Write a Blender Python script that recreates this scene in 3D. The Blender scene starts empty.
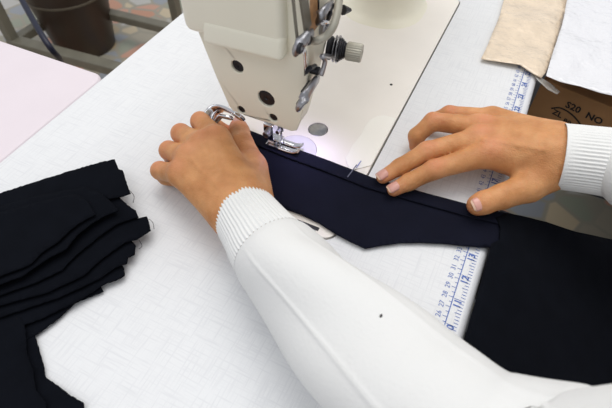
import bpy, bmesh, math, random
import numpy as np
from mathutils import Vector, Matrix
from mathutils.geometry import delaunay_2d_cdt

S = bpy.context.scene
COL = S.collection
random.seed(4)

# ------------------------------------------------------------------ camera, light, exposure
# world: needle at the origin, table top at z = 0, x along the table, +y to its back, metres
FPX = 480.0
ROT = np.array([[0.4297529876, 0.7004261400, -0.5698382156],
                [-0.9029249931, 0.3377115048, -0.2658522076],
                [0.0062310857, 0.6287719474, 0.7775647958]])
CAM = np.array([-0.3249975, -0.18085222, 0.36645])
cd = bpy.data.cameras.new('camera')
cam = bpy.data.objects.new('camera', cd); COL.objects.link(cam)
cd.sensor_width = 36.0; cd.lens = FPX / 612 * 36; cd.clip_start = 0.02; cd.clip_end = 50
cd.dof.use_dof = True; cd.dof.focus_distance = 0.50; cd.dof.aperture_fstop = 11
mw = Matrix.Identity(4)
for i in range(3):
    for j in range(3): mw[i][j] = ROT[i, j]
    mw[i][3] = CAM[i]
cam.matrix_world = mw
S.camera = cam

world = bpy.data.worlds.new('world'); S.world = world; world.use_nodes = True
world.node_tree.nodes['Background'].inputs[0].default_value = (0.93, 0.95, 1.0, 1)
world.node_tree.nodes['Background'].inputs[1].default_value = 0.60

def area(name, loc, target, sx, sy, power, color):
    l = bpy.data.lights.new(name, 'AREA'); l.shape = 'RECTANGLE'; l.size = sx; l.size_y = sy
    l.energy = power; l.color = color
    o = bpy.data.objects.new(name, l); COL.objects.link(o); o.location = loc
    o.rotation_euler = (Vector(target) - Vector(loc)).to_track_quat('-Z', 'Y').to_euler()
    return o
area('ceiling_tube_light', (0.70, 0.12, 2.1), (0.2, 0, 0), 2.2, 1.4, 37, (1.0, 0.985, 0.96))
area('ceiling_tube_light', (-0.9, 0.25, 1.8), (0, 0, 0), 1.8, 0.8, 7.5, (0.97, 0.98, 1.0))

S.view_settings.view_transform = 'Standard'
try: S.view_settings.look = 'None'
except Exception: pass
S.view_settings.gamma = 1.0
S.view_settings.use_curve_mapping = False
S.view_settings.exposure = -0.10

# ------------------------------------------------------------------ helpers
def at(px, py, z=0.0):
    """point of the world seen at a pixel, at height z (metres)"""
    d = ROT @ np.array([px - 306, 204 - py, -FPX])
    return CAM + d * ((z - CAM[2]) / d[2])
def at_ax(px, py, ax, v):
    d = ROT @ np.array([px - 306, 204 - py, -FPX])
    return CAM + d * ((v - CAM[ax]) / d[ax])

def srgb(r, g, b):
    f = lambda c: ((c / 255 + 0.055) / 1.055) ** 2.4 if c / 255 > 0.04045 else c / 255 / 12.92
    return (f(r), f(g), f(b), 1)

MATS = {}
def mat(name, col, rough=0.5, metal=0.0, spec=0.5, noise=None, bump=None, sss=0.0, sheen=0.0, coat=0.0, alpha=None, trans=0.0):
    """noise=(scale, amount) colour mottling; bump=(scale, strength, distance)"""
    m = bpy.data.materials.new(name); m.use_nodes = True
    nt = m.node_tree; b = nt.nodes['Principled BSDF']
    b.inputs['Base Color'].default_value = col
    b.inputs['Roughness'].default_value = rough
    b.inputs['Metallic'].default_value = metal
    b.inputs['Specular IOR Level'].default_value = spec
    b.inputs['Coat Weight'].default_value = coat
    b.inputs['Sheen Weight'].default_value = sheen
    b.inputs['Transmission Weight'].default_value = trans
    if alpha is not None: b.inputs['Alpha'].default_value = alpha
    if sss:
        b.inputs['Subsurface Weight'].default_value = sss
        b.inputs['Subsurface Radius'].default_value = (0.012, 0.004, 0.0018)
        b.inputs['Subsurface Scale'].default_value = 0.35
    tc = nt.nodes.new('ShaderNodeTexCoord')
    if noise:
        n = nt.nodes.new('ShaderNodeTexNoise'); n.inputs['Scale'].default_value = noise[0]; n.inputs['Detail'].default_value = 5
        nt.links.new(tc.outputs['Object'], n.inputs['Vector'])
        mr = nt.nodes.new('ShaderNodeMapRange')
        mr.inputs['From Min'].default_value = 0.3; mr.inputs['From Max'].default_value = 0.7
        mr.inputs['To Min'].default_value = 1 - noise[1]; mr.inputs['To Max'].default_value = 1 + noise[1]
        nt.links.new(n.outputs['Fac'], mr.inputs['Value'])
        mx = nt.nodes.new('ShaderNodeVectorMath'); mx.operation = 'SCALE'
        mx.inputs[0].default_value = col[:3]
        nt.links.new(mr.outputs['Result'], mx.inputs['Scale'])
        nt.links.new(mx.outputs['Vector'], b.inputs['Base Color'])
    if bump:
        n = nt.nodes.new('ShaderNodeTexNoise'); n.inputs['Scale'].default_value = bump[0]; n.inputs['Detail'].default_value = 4
        nt.links.new(tc.outputs['Object'], n.inputs['Vector'])
        bp = nt.nodes.new('ShaderNodeBump'); bp.inputs['Strength'].default_value = bump[1]; bp.inputs['Distance'].default_value = bump[2]
        nt.links.new(n.outputs['Fac'], bp.inputs['Height']); nt.links.new(bp.outputs['Normal'], b.inputs['Normal'])
    MATS[name] = m
    return m

def linen_mat():
    """white laminate printed with a fine linen cross-hatch"""
    m = bpy.data.materials.new('linen laminate'); m.use_nodes = True
    nt = m.node_tree; b = nt.nodes['Principled BSDF']
    tc = nt.nodes.new('ShaderNodeTexCoord')
    outs = []
    for sc in ((32, 620, 32), (620, 32, 32)):
        mp = nt.nodes.new('ShaderNodeMapping'); mp.inputs['Scale'].default_value = sc
        n = nt.nodes.new('ShaderNodeTexNoise'); n.inputs['Scale'].default_value = 1.0; n.inputs['Detail'].default_value = 2
        nt.links.new(tc.outputs['Object'], mp.inputs['Vector']); nt.links.new(mp.outputs['Vector'], n.inputs['Vector'])
        outs.append(n)
    ad = nt.nodes.new('ShaderNodeMath'); ad.operation = 'MINIMUM'
    nt.links.new(outs[0].outputs['Fac'], ad.inputs[0]); nt.links.new(outs[1].outputs['Fac'], ad.inputs[1])
    cr = nt.nodes.new('ShaderNodeValToRGB')
    cr.color_ramp.elements[0].position = 0.30; cr.color_ramp.elements[0].color = srgb(217, 218, 220)
    cr.color_ramp.elements[1].position = 0.50; cr.color_ramp.elements[1].color = srgb(226, 227, 228)
    nt.links.new(ad.outputs[0], cr.inputs['Fac']); nt.links.new(cr.outputs['Color'], b.inputs['Base Color'])
    b.inputs['Roughness'].default_value = 0.5
    b.inputs['Specular IOR Level'].default_value = 0.28
    return m

def floor_mat():
    m = bpy.data.materials.new('broken marble mosaic'); m.use_nodes = True
    nt = m.node_tree; b = nt.nodes['Principled BSDF']
    tc = nt.nodes.new('ShaderNodeTexCoord')
    v = nt.nodes.new('ShaderNodeTexVoronoi'); v.inputs['Scale'].default_value = 11
    v2 = nt.nodes.new('ShaderNodeTexVoronoi'); v2.inputs['Scale'].default_value = 11; v2.feature = 'DISTANCE_TO_EDGE'
    for q in (v, v2): nt.links.new(tc.outputs['Object'], q.inputs['Vector'])
    sp = nt.nodes.new('ShaderNodeSeparateColor'); nt.links.new(v.outputs['Color'], sp.inputs['Color'])
    cr = nt.nodes.new('ShaderNodeValToRGB'); cr.color_ramp.interpolation = 'CONSTANT'
    cols = [(176, 168, 150), (206, 160, 138), (160, 164, 146), (206, 190, 160), (158, 162, 168), (200, 150, 124), (196, 194, 188), (180, 162, 132)]
    el = cr.color_ramp.elements
    el[0].position = 0; el[0].color = srgb(*cols[0]); el[1].position = 1 / 8; el[1].color = srgb(*cols[1])
    for i in range(2, 8):
        e = el.new(i / 8); e.color = srgb(*cols[i])
    nt.links.new(sp.outputs['Red'], cr.inputs['Fac'])
    st = nt.nodes.new('ShaderNodeMapRange'); st.inputs['From Min'].default_value = 0.03; st.inputs['From Max'].default_value = 0.10
    nt.links.new(v2.outputs['Distance'], st.inputs['Value'])
    mx = nt.nodes.new('ShaderNodeMix'); mx.data_type = 'RGBA'
    mx.inputs['A'].default_value = srgb(166, 160, 144)
    nt.links.new(st.outputs['Result'], mx.inputs['Factor']); nt.links.new(cr.outputs['Color'], mx.inputs['B'])
    nt.links.new(mx.outputs['Result'], b.inputs['Base Color'])
    b.inputs['Roughness'].default_value = 0.45
    return m

def knit_mat():
    m = bpy.data.materials.new('white knit'); m.use_nodes = True
    nt = m.node_tree; b = nt.nodes['Principled BSDF']
    b.inputs['Base Color'].default_value = srgb(230, 230, 228)
    b.inputs['Roughness'].default_value = 0.95; b.inputs['Specular IOR Level'].default_value = 0.1
    b.inputs['Sheen Weight'].default_value = 0.25
    tc = nt.nodes.new('ShaderNodeTexCoord')
    w = nt.nodes.new('ShaderNodeTexWave'); w.inputs['Scale'].default_value = 1.0; w.wave_type = 'BANDS'; w.bands_direction = 'X'
    w2 = nt.nodes.new('ShaderNodeTexNoise'); w2.inputs['Scale'].default_value = 420
    mp = nt.nodes.new('ShaderNodeMapping'); mp.inputs['Scale'].default_value = (42, 1, 1)
    nt.links.new(tc.outputs['UV'], mp.inputs['Vector']); nt.links.new(mp.outputs['Vector'], w.inputs['Vector'])
    nt.links.new(tc.outputs['Object'], w2.inputs['Vector'])
    ad = nt.nodes.new('ShaderNodeMath'); ad.operation = 'ADD'
    ms = nt.nodes.new('ShaderNodeMath'); ms.operation = 'MULTIPLY'; ms.inputs[1].default_value = 0.35
    nt.links.new(w.outputs['Fac'], ms.inputs[0])
    nt.links.new(ms.outputs[0], ad.inputs[0]); nt.links.new(w2.outputs['Fac'], ad.inputs[1])
    bp = nt.nodes.new('ShaderNodeBump'); bp.inputs['Strength'].default_value = 0.4; bp.inputs['Distance'].default_value = 0.0011
    nt.links.new(ad.outputs[0], bp.inputs['Height']); nt.links.new(bp.outputs['Normal'], b.inputs['Normal'])
    return m

def skin_mat():
    m = bpy.data.materials.new('skin'); m.use_nodes = True
    nt = m.node_tree; b = nt.nodes['Principled BSDF']
    tc = nt.nodes.new('ShaderNodeTexCoord')
    at_ = nt.nodes.new('ShaderNodeAttribute'); at_.attribute_name = 'flush'
    n = nt.nodes.new('ShaderNodeTexNoise'); n.inputs['Scale'].default_value = 55; n.inputs['Detail'].default_value = 5
    nt.links.new(tc.outputs['Object'], n.inputs['Vector'])
    cr = nt.nodes.new('ShaderNodeValToRGB')
    cr.color_ramp.elements[0].position = 0.3; cr.color_ramp.elements[0].color = srgb(186, 126, 77)
    cr.color_ramp.elements[1].position = 0.7; cr.color_ramp.elements[1].color = srgb(213, 155, 104)
    nt.links.new(n.outputs['Fac'], cr.inputs['Fac'])
    mx = nt.nodes.new('ShaderNodeMix'); mx.data_type = 'RGBA'
    mx.inputs['B'].default_value = srgb(220, 134, 110)
    nt.links.new(at_.outputs['Fac'], mx.inputs['Factor']); nt.links.new(cr.outputs['Color'], mx.inputs['A'])
    nt.links.new(mx.outputs['Result'], b.inputs['Base Color'])
    b.inputs['Roughness'].default_value = 0.52; b.inputs['Specular IOR Level'].default_value = 0.35
    b.inputs['Subsurface Weight'].default_value = 0.25
    b.inputs['Subsurface Radius'].default_value = (0.012, 0.004, 0.002); b.inputs['Subsurface Scale'].default_value = 0.25
    n2 = nt.nodes.new('ShaderNodeTexVoronoi'); n2.inputs['Scale'].default_value = 700
    n3 = nt.nodes.new('ShaderNodeTexNoise'); n3.inputs['Scale'].default_value = 130; n3.inputs['Detail'].default_value = 4
    for q in (n2, n3): nt.links.new(tc.outputs['Object'], q.inputs['Vector'])
    ml = nt.nodes.new('ShaderNodeMath'); ml.operation = 'MULTIPLY_ADD'; ml.inputs[1].default_value = 0.25
    nt.links.new(n2.outputs['Distance'], ml.inputs[0]); nt.links.new(n3.outputs['Fac'], ml.inputs[2])
    bp = nt.nodes.new('ShaderNodeBump'); bp.inputs['Strength'].default_value = 0.5; bp.inputs['Distance'].default_value = 0.0020
    nt.links.new(ml.outputs[0], bp.inputs['Height']); nt.links.new(bp.outputs['Normal'], b.inputs['Normal'])
    return m

M = dict(
    linen=linen_mat(), floor=floor_mat(), knit=knit_mat(), skin=skin_mat(),
    pink=mat('pale pink laminate', srgb(224, 214, 219), 0.5, spec=0.3, noise=(12, 0.02)),
    edge=mat('white edging', srgb(220, 221, 224), 0.35, spec=0.5),
    core=mat('table underside', srgb(120, 112, 100), 0.8),
    cream=mat('cream enamel', srgb(236, 231, 212), 0.45, coat=0.08, bump=(500, 0.12, 0.0006), noise=(9, 0.03)),
    bed=mat('cream bed enamel', srgb(240, 234, 226), 0.42, coat=0.1, noise=(14, 0.03)),
    chrome=mat('chrome', (0.72, 0.72, 0.74, 1), 0.14, metal=1.0, bump=(60, 0.1, 0.0006)),
    steel=mat('worn steel', (0.36, 0.36, 0.38, 1), 0.34, metal=1.0, noise=(90, 0.25)),
    dark=mat('black oxide steel', (0.03, 0.03, 0.035, 1), 0.35, metal=0.6),
    hole=mat('dark recess', (0.006, 0.006, 0.006, 1), 0.6),
    rust=mat('oily rust stain', srgb(176, 132, 88), 0.5, noise=(160, 0.25)),
    slot=mat('grey slot', srgb(112, 108, 96), 0.5),
    knob=mat('grey knurled knob', srgb(176, 172, 158), 0.45, metal=0.3, bump=(700, 0.3, 0.0005)),
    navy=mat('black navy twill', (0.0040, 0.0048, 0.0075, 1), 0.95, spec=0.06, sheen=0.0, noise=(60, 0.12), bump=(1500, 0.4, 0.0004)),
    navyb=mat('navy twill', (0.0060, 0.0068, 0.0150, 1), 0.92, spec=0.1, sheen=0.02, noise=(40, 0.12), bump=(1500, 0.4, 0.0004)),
    ink=mat('blue ruler ink', srgb(74, 104, 176), 0.5),
    blackink=mat('black print', srgb(26, 24, 24), 0.7),
    chalk=mat('white tailor chalk', srgb(96, 98, 112), 0.9),
    bluechalk=mat('blue thread', srgb(86, 110, 190), 0.7),
    board=mat('corrugated cardboard', srgb(158, 118, 78), 0.85, noise=(25, 0.08), bump=(300, 0.3, 0.0006)),
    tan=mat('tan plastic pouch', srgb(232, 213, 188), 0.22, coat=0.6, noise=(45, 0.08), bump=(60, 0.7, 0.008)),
    whitebag=mat('white plastic sheet', srgb(232, 232, 235), 0.25, coat=0.4, bump=(26, 0.7, 0.012)),
    clear=mat('clear film', (0.75, 0.73, 0.68, 1), 0.12, alpha=0.35, coat=0.5),
    brown=mat('dark brown plastic', srgb(52, 38, 28), 0.4, noise=(8, 0.08)),
    ring=mat('dusty plastic rim', srgb(96, 88, 74), 0.5),
    frame=mat('grey painted steel', srgb(118, 114, 100), 0.5, noise=(20, 0.1)),
    bench=mat('dull grey metal', srgb(92, 94, 98), 0.4, metal=0.4, noise=(20, 0.1)),
    hose=mat('navy rubber', srgb(22, 26, 48), 0.45),
    nail=mat('fingernail', srgb(212, 156, 142), 0.35, coat=0.3),
    nailrim=mat('nail free edge', srgb(214, 178, 152), 0.4),
    hair=mat('dark brown hair', srgb(40, 28, 22), 0.6, bump=(200, 0.6, 0.003)),
    eye=mat('eye white', srgb(220, 215, 210), 0.2), iris=mat('brown iris', srgb(50, 32, 20), 0.2), lip=mat('lips', srgb(176, 106, 94), 0.5),
    lint=mat('dark lint', srgb(50, 48, 46), 0.9),
)

def link_mesh(name, me, m, parent=None, smooth=True):
    o = bpy.data.objects.new(name, me); COL.objects.link(o)
    ms = m if isinstance(m, (list, tuple)) else [m]
    for q in ms: me.materials.append(q)
    if smooth:
        for p in me.polygons: p.use_smooth = True
    if parent is not None: o.parent = parent
    return o
def raw(name, V, F, m, parent=None, smooth=True):
    me = bpy.data.meshes.new(name); me.from_pydata([tuple(map(float, v)) for v in V], [], [tuple(map(int, f)) for f in F]); me.update()
    return link_mesh(name, me, m, parent, smooth)
def frombm(name, bm, m, parent=None, smooth=False, autosharp=None):
    bmesh.ops.recalc_face_normals(bm, faces=bm.faces[:])
    me = bpy.data.meshes.new(name); bm.to_mesh(me); bm.free()
    o = link_mesh(name, me, m, parent, smooth)
    if smooth and autosharp:
        me.set_sharp_from_angle(angle=math.radians(autosharp))
    return o
def empty(name, loc=(0, 0, 0)):
    o = bpy.data.objects.new(name, None); COL.objects.link(o); o.empty_display_size = 0.02
    return o                      # origin kept at the world origin: children carry world coordinates
def tag(o, label, cat, group=None, kind=None):
    o['label'] = label; o['category'] = cat
    if group: o['group'] = group
    if kind: o['kind'] = kind
    return o
def bevel(o, w, seg=3, ang=30):
    b = o.modifiers.new('bevel', 'BEVEL'); b.width = w; b.segments = seg; b.limit_method = 'ANGLE'; b.angle_limit = math.radians(ang)
    return o

def bm_box(bm, lo, hi, mtx=None):
    vs = [bm.verts.new((x, y, z)) for x in (lo[0], hi[0]) for y in (lo[1], hi[1]) for z in (lo[2], hi[2])]
    for f in ((0, 1, 3, 2), (4, 6, 7, 5), (0, 4, 5, 1), (2, 3, 7, 6), (0, 2, 6, 4), (1, 5, 7, 3)):
        bm.faces.new([vs[i] for i in f])
    if mtx is not None:
        for v in vs: v.co = mtx @ v.co
def bm_cyl(bm, a, b, r1, r2=None, n=24, cap=True):
    a = Vector(a); b = Vector(b); r2 = r1 if r2 is None else r2
    d = (b - a).normalized(); u = d.orthogonal().normalized(); w = d.cross(u)
    A = [bm.verts.new(a + (u * math.cos(t) + w * math.sin(t)) * r1) for t in [2 * math.pi * i / n for i in range(n)]]
    B = [bm.verts.new(b + (u * math.cos(t) + w * math.sin(t)) * r2) for t in [2 * math.pi * i / n for i in range(n)]]
    for i in range(n): bm.faces.new((A[i], A[(i + 1) % n], B[(i + 1) % n], B[i]))
    if cap: bm.faces.new(A[::-1]); bm.faces.new(B)
def bm_lathe(bm, a, d, prof, n=32):
    """prof: list of (distance along d, radius)"""
    a = Vector(a); d = Vector(d).normalized(); u = d.orthogonal().normalized(); w = d.cross(u)
    rings = []
    for s, r in prof:
        rings.append([bm.verts.new(a + d * s + (u * math.cos(2 * math.pi * i / n) + w * math.sin(2 * math.pi * i / n)) * max(r, 1e-5)) for i in range(n)])
    for A, B in zip(rings, rings[1:]):
        for i in range(n): bm.faces.new((A[i], A[(i + 1) % n], B[(i + 1) % n], B[i]))
    bm.faces.new(rings[0][::-1]); bm.faces.new(rings[-1])
def bm_tube(bm, pts, r, n=12, flat=None):
    """tube along points; flat=(a,b,up) makes an elliptic strap"""
    P = [Vector(p) for p in pts]
    prev = None; rings = []
    for i, p in enumerate(P):
        t = (P[min(i + 1, len(P) - 1)] - P[max(i - 1, 0)]).normalized()
        up = Vector(flat[2]) if flat else (prev if prev is not None else t.orthogonal())
        u = (up - t * up.dot(t)).normalized(); w = t.cross(u); prev = u
        a, b = (flat[0], flat[1]) if flat else (r, r)
        rings.append([bm.verts.new(p + u * math.cos(q) * a + w * math.sin(q) * b) for q in [2 * math.pi * k / n for k in range(n)]])
    for A, B in zip(rings, rings[1:]):
        for i in range(n): bm.faces.new((A[i], A[(i + 1) % n], B[(i + 1) % n], B[i]))
    bm.faces.new(rings[0][::-1]); bm.faces.new(rings[-1])
def smooth_path(pts, k=8):
    P = [np.array(p, float) for p in pts]; P = [2 * P[0] - P[1]] + P + [2 * P[-1] - P[-2]]
    out = []
    for i in range(1, len(P) - 2):
        for j in range(k):
            t = j / k
            out.append(0.5 * ((2 * P[i]) + (-P[i - 1] + P[i + 1]) * t + (2 * P[i - 1] - 5 * P[i] + 4 * P[i + 1] - P[i + 2]) * t * t + (-P[i - 1] + 3 * P[i] - 3 * P[i + 1] + P[i + 2]) * t ** 3))
    out.append(P[-2]); return out
def rrect(x0, x1, y0, y1, r, n=6):
    out = []
    for cx, cy, a0 in ((x1 - r, y1 - r, 0), (x0 + r, y1 - r, 90), (x0 + r, y0 + r, 180), (x1 - r, y0 + r, 270)):
        for i in range(n + 1):
            a = math.radians(a0 + 90 * i / n); out.append((cx + r * math.cos(a), cy + r * math.sin(a)))
    return out
def inside(pt, poly):
    x, y = pt; c = False; j = len(poly) - 1
    for i in range(len(poly)):
        xi, yi = poly[i]; xj, yj = poly[j]
        if (yi > y) != (yj > y) and x < (xj - xi) * (y - yi) / (yj - yi) + xi: c = not c
        j = i
    return c
def sheet(outline, holes=(), step=None):
    """triangulated flat polygon with optional inner points; returns verts 2d, faces"""
    V = [Vector(p[:2]) for p in outline]; n = len(V)
    E = [(i, (i + 1) % n) for i in range(n)]
    for h in holes:
        b = len(V); V += [Vector(p[:2]) for p in h]; E += [(b + i, b + (i + 1) % len(h)) for i in range(len(h))]
    if step:
        xs = [p[0] for p in outline]; ys = [p[1] for p in outline]
        y = min(ys) + step * .5; row = 0
        while y < max(ys):
            x = min(xs) + step * (.5 if row % 2 else 0)
            while x < max(xs):
                if inside((x, y), outline) and not any(inside((x, y), h) for h in holes): V.append(Vector((x, y)))
                x += step
            y += step * .87; row += 1
    vo, eo, fo, *_ = delaunay_2d_cdt(V, E, [], 0, 1e-6)
    F = []
    for f in fo:
        c = sum((vo[i] for i in f), Vector((0, 0))) / len(f)
        if inside(c, outline) and not any(inside(c, h) for h in holes): F.append(f)
    return vo, F
def vnoise(x, y, s, seed=0):
    """cheap smooth 2d noise from sines"""
    r = random.Random(seed); v = 0
    for k in range(5):
        a = r.uniform(0, 6.28); f = s * r.uniform(.6, 1.6)
        v += math.sin((x * math.cos(a) + y * math.sin(a)) * f + r.uniform(0, 6.28))
    return v / 5
def solid(o, t, off=-1):
    m = o.modifiers.new('thick', 'SOLIDIFY'); m.thickness = t; m.offset = off; return o
def textmesh(txt, size, origin, xdir, ydir, depth=0.0002, bold=False):
    """list of verts/faces of a text laid out on a plane"""
    c = bpy.data.curves.new('t', 'FONT'); c.body = txt; c.size = size; c.align_x = 'CENTER'; c.align_y = 'CENTER'; c.resolution_u = 2
    if bold: c.offset = size * 0.03
    o = bpy.data.objects.new('t', c); COL.objects.link(o)
    bpy.context.view_layer.update()
    me = o.to_mesh(); X = Vector(xdir).normalized(); Y = Vector(ydir).normalized(); O = Vector(origin)
    V = [tuple(O + X * v.co.x + Y * v.co.y) for v in me.vertices]; F = [tuple(p.vertices) for p in me.polygons]
    o.to_mesh_clear(); bpy.data.objects.remove(o); bpy.data.curves.remove(c)
    return V, F
class Acc:
    def __init__(s): s.V = []; s.F = []
    def add(s, V, F): b = len(s.V); s.V += [tuple(v) for v in V]; s.F += [tuple(i + b for i in f) for f in F]
    def quad(s, a, b, c, d): s.add([a, b, c, d], [(0, 1, 2, 3)])

# ---- implicit surfaces
def surface_nets(fn, lo, hi, h):
    n = [int(math.ceil((hi[i] - lo[i]) / h)) + 1 for i in range(3)]
    ax = [lo[i] + h * np.arange(n[i]) for i in range(3)]
    G = np.stack(np.meshgrid(*ax, indexing='ij'), -1).astype(np.float32)
    D = fn(G)
    neg = D < 0
    cells = np.zeros([k - 1 for k in n], np.int8)
    for a in (0, 1):
        for b in (0, 1):
            for c in (0, 1):
                cells += neg[a:n[0] - 1 + a, b:n[1] - 1 + b, c:n[2] - 1 + c]
    act = (cells > 0) & (cells < 8)
    idx = -np.ones(act.shape, np.int64); ids = np.argwhere(act); idx[act] = np.arange(len(ids))
    acc = np.zeros((len(ids), 3)); cnt = np.zeros(len(ids))
    corners = [(a, b, c) for a in (0, 1) for b in (0, 1) for c in (0, 1)]
    for i, p in enumerate(corners):
        for q in corners[i + 1:]:
            if sum(abs(p[k] - q[k]) for k in range(3)) != 1: continue
            dp = D[ids[:, 0] + p[0], ids[:, 1] + p[1], ids[:, 2] + p[2]]; dq = D[ids[:, 0] + q[0], ids[:, 1] + q[1], ids[:, 2] + q[2]]
            m = (dp < 0) != (dq < 0)
            t = np.where(m, dp / np.where(m, dp - dq, 1), 0)[:, None]
            pt = np.array(p) + t * (np.array(q) - np.array(p))
            acc[m] += pt[m]; cnt[m] += 1
    V = (ids + acc / cnt[:, None]) * h + np.array(lo)
    F = []
    for a in range(3):
        b, c = (a + 1) % 3, (a + 2) % 3
        s0 = [slice(None)] * 3; s1 = [slice(None)] * 3; s0[a] = slice(0, -1); s1[a] = slice(1, None)
        A, B = neg[tuple(s0)], neg[tuple(s1)]
        e = np.argwhere(A != B)
        e = e[(e[:, b] > 0) & (e[:, c] > 0) & (e[:, b] < n[b] - 1) & (e[:, c] < n[c] - 1)]
        flip = A[e[:, 0], e[:, 1], e[:, 2]]
        q = []
        for db, dc in ((1, 1), (0, 1), (0, 0), (1, 0)):
            k = e.copy(); k[:, b] -= db; k[:, c] -= dc
            q.append(idx[k[:, 0], k[:, 1], k[:, 2]])
        q = np.stack(q, 1); q[~flip] = q[~flip][:, ::-1]
        F.append(q)
    F = np.concatenate(F); F = F[(F >= 0).all(1)]
    return V, F
def cone(P, a, b, ra, rb):
    a = np.array(a, np.float32); b = np.array(b, np.float32); ab = b - a
    t = np.clip(((P - a) @ ab) / (ab @ ab), 0, 1)
    return np.linalg.norm(P - a - t[..., None] * ab, axis=-1) - (ra + t * (rb - ra))
def ball(P, c, r):
    r = np.array(r, np.float32) if hasattr(r, '__len__') else np.array([r] * 3, np.float32)
    q = (P - np.array(c, np.float32)) / r
    return (np.linalg.norm(q, axis=-1) - 1) * r.min()
def smin(a, b, k):
    h = np.clip(0.5 + 0.5 * (b - a) / k, 0, 1)
    return b + (a - b) * h - k * h * (1 - h)

def hand_sdf(spec):
    palm, fingers = spec['palm'], spec['fingers']
    def fn(P):
        d = None
        for a, b, ra, rb in palm:
            c = cone(P, a, b, ra, rb); d = c if d is None else smin(d, c, 0.011)
        tot = d
        for ch in fingers:
            f = None
            for (a, ra), (b, rb) in zip(ch, ch[1:]):
                c = cone(P, a, b, ra, rb); f = c if f is None else smin(f, c, 0.0035)
            g = smin(d, f, ch_k(ch))
            tot = np.minimum(tot, g)
        for a, b, w, dep in spec.get('grooves', ()):       # creases: carve a thin line
            c = cone(P, a, b, w, w); tot = tot + dep * np.exp(-np.maximum(c + w, 0) ** 2 / (w * w))
        for a, b, w, dep in spec.get('ridges', ()):        # tendons, veins and knuckles: raise
            c = cone(P, a, b, w, w); tot = tot - dep * np.exp(-np.maximum(c + w, 0) ** 2 / (w * w))
        return tot
    def ch_k(ch): return 0.006
    return fn
def P3(px, py, zmm): return at(px, py, zmm / 1000)

# ------------------------------------------------------------------ the setting
floor = raw('floor', [(-4, -4, -.76), (6, -4, -.76), (6, 6, -.76), (-4, 6, -.76)], [(0, 1, 2, 3)], M['floor'], smooth=False)
floor['kind'] = 'structure'

# ------------------------------------------------------------------ sewing table with the ruler on its edge
YF, YB = -0.2300, 0.2570
XL, XR = -0.50, 0.68
BX0, BX1, BY0, BY1 = -0.088, 0.400, -0.0975, 0.0900      # cut-out for the machine bed
table = empty('sewing_table')
tag(table, 'white linen-textured sewing table with a blue ruler printed along its rounded front edge', 'table')
cut = rrect(BX0, BX1, BY0, BY1, 0.012)
vo, F = sheet([(XL, YF + .012), (XR, YF + .012), (XR, YB), (XL, YB)], [cut])
acc = Acc(); acc.add([(v.x, v.y, 0) for v in vo], F)
acc.add([(v.x, v.y, -.04) for v in vo], [f[::-1] for f in F])
for k in range(len(cut)):
    a, b = cut[k], cut[(k + 1) % len(cut)]
    acc.quad((a[0], a[1], 0), (b[0], b[1], 0), (b[0], b[1], -.04), (a[0], a[1], -.04))
for a, b in (((XL, YF + .012), (XL, YB)), ((XL, YB), (XR, YB)), ((XR, YB), (XR, YF + .012))):
    acc.quad((*a, 0), (*b, 0), (*b, -.04), (*a, -.04))
raw('tabletop', acc.V, acc.F, M['linen'], table, smooth=False)
prof = [(YF + .0119, 0.0)] + [(YF + .007 - .007 * math.sin(math.radians(a)), -.007 + .007 * math.cos(math.radians(a))) for a in range(0, 91, 10)] + [(YF, -.034)] + \
       [(YF + .006 - .006 * math.cos(math.radians(a)), -.034 - .006 * math.sin(math.radians(a))) for a in range(15, 91, 15)] + [(YF + .0119, -.04)]
V = [(x, y, z) for x in (XL, XR) for y, z in prof]; n = len(prof)
o = raw('edge_moulding', V, [(i, i + 1, n + i + 1, n + i) for i in range(n - 1)] + [tuple(range(n)), tuple(range(2 * n - 1, n - 1, -1))], M['edge'], table)
o.data.set_sharp_from_angle(angle=math.radians(40))
# ruler
acc = Acc(); zr = 0.00025
def tick(x, y0, y1, w=.0006): acc.quad((x - w / 2, y0, zr), (x + w / 2, y0, zr), (x + w / 2, y1, zr), (x - w / 2, y1, zr))
YR = YF + .0178
acc.quad((-.20, YR - .0004, zr), (.62, YR - .0004, zr), (.62, YR + .0004, zr), (-.20, YR + .0004, zr))
x13 = -.044
for n8 in range(-48, 208):
    x = x13 + n8 * .003175
    L = .011 if n8 % 8 == 0 else (.0065 if n8 % 4 == 0 else .0045)
    if -.2 < x < .62: tick(x, YR - .0098, YR - .0098 + L * .8, .0006)
for inch in range(8, 38):
    x = x13 + (inch - 13) * .0254
    if -.2 < x < .61: acc.add(*textmesh(str(inch), .0085, (x - .004, YR - .0050, zr), (1, 0, 0), (0, 1, 0), bold=True))
for mm in range(0, 900, 5):
    x = x13 + (mm - 330.2) / 1000
    if -.2 < x < .62: tick(x, YR, YR + (.004 if mm % 10 == 0 else .0025), .0005)
for cm in range(17, 99):
    x = x13 + (cm * 10 - 330.2) / 1000
    if -.2 < x < .61: acc.add(*textmesh(str(cm), .0062, (x, YR + .0072, zr), (1, 0, 0), (0, 1, 0)))
o = raw('ruler', acc.V, acc.F, M['ink'], table, smooth=False); o['label'] = 'blue ruler scale in inches and centimetres'
for x in (XL + .06, XR - .06):
    for y in (YF + .07, YB - .05):
        bm = bmesh.new(); bm_box(bm, (x - .02, y - .02, -.76), (x + .02, y + .02, -.04)); frombm('leg', bm, M['frame'], table)

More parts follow.
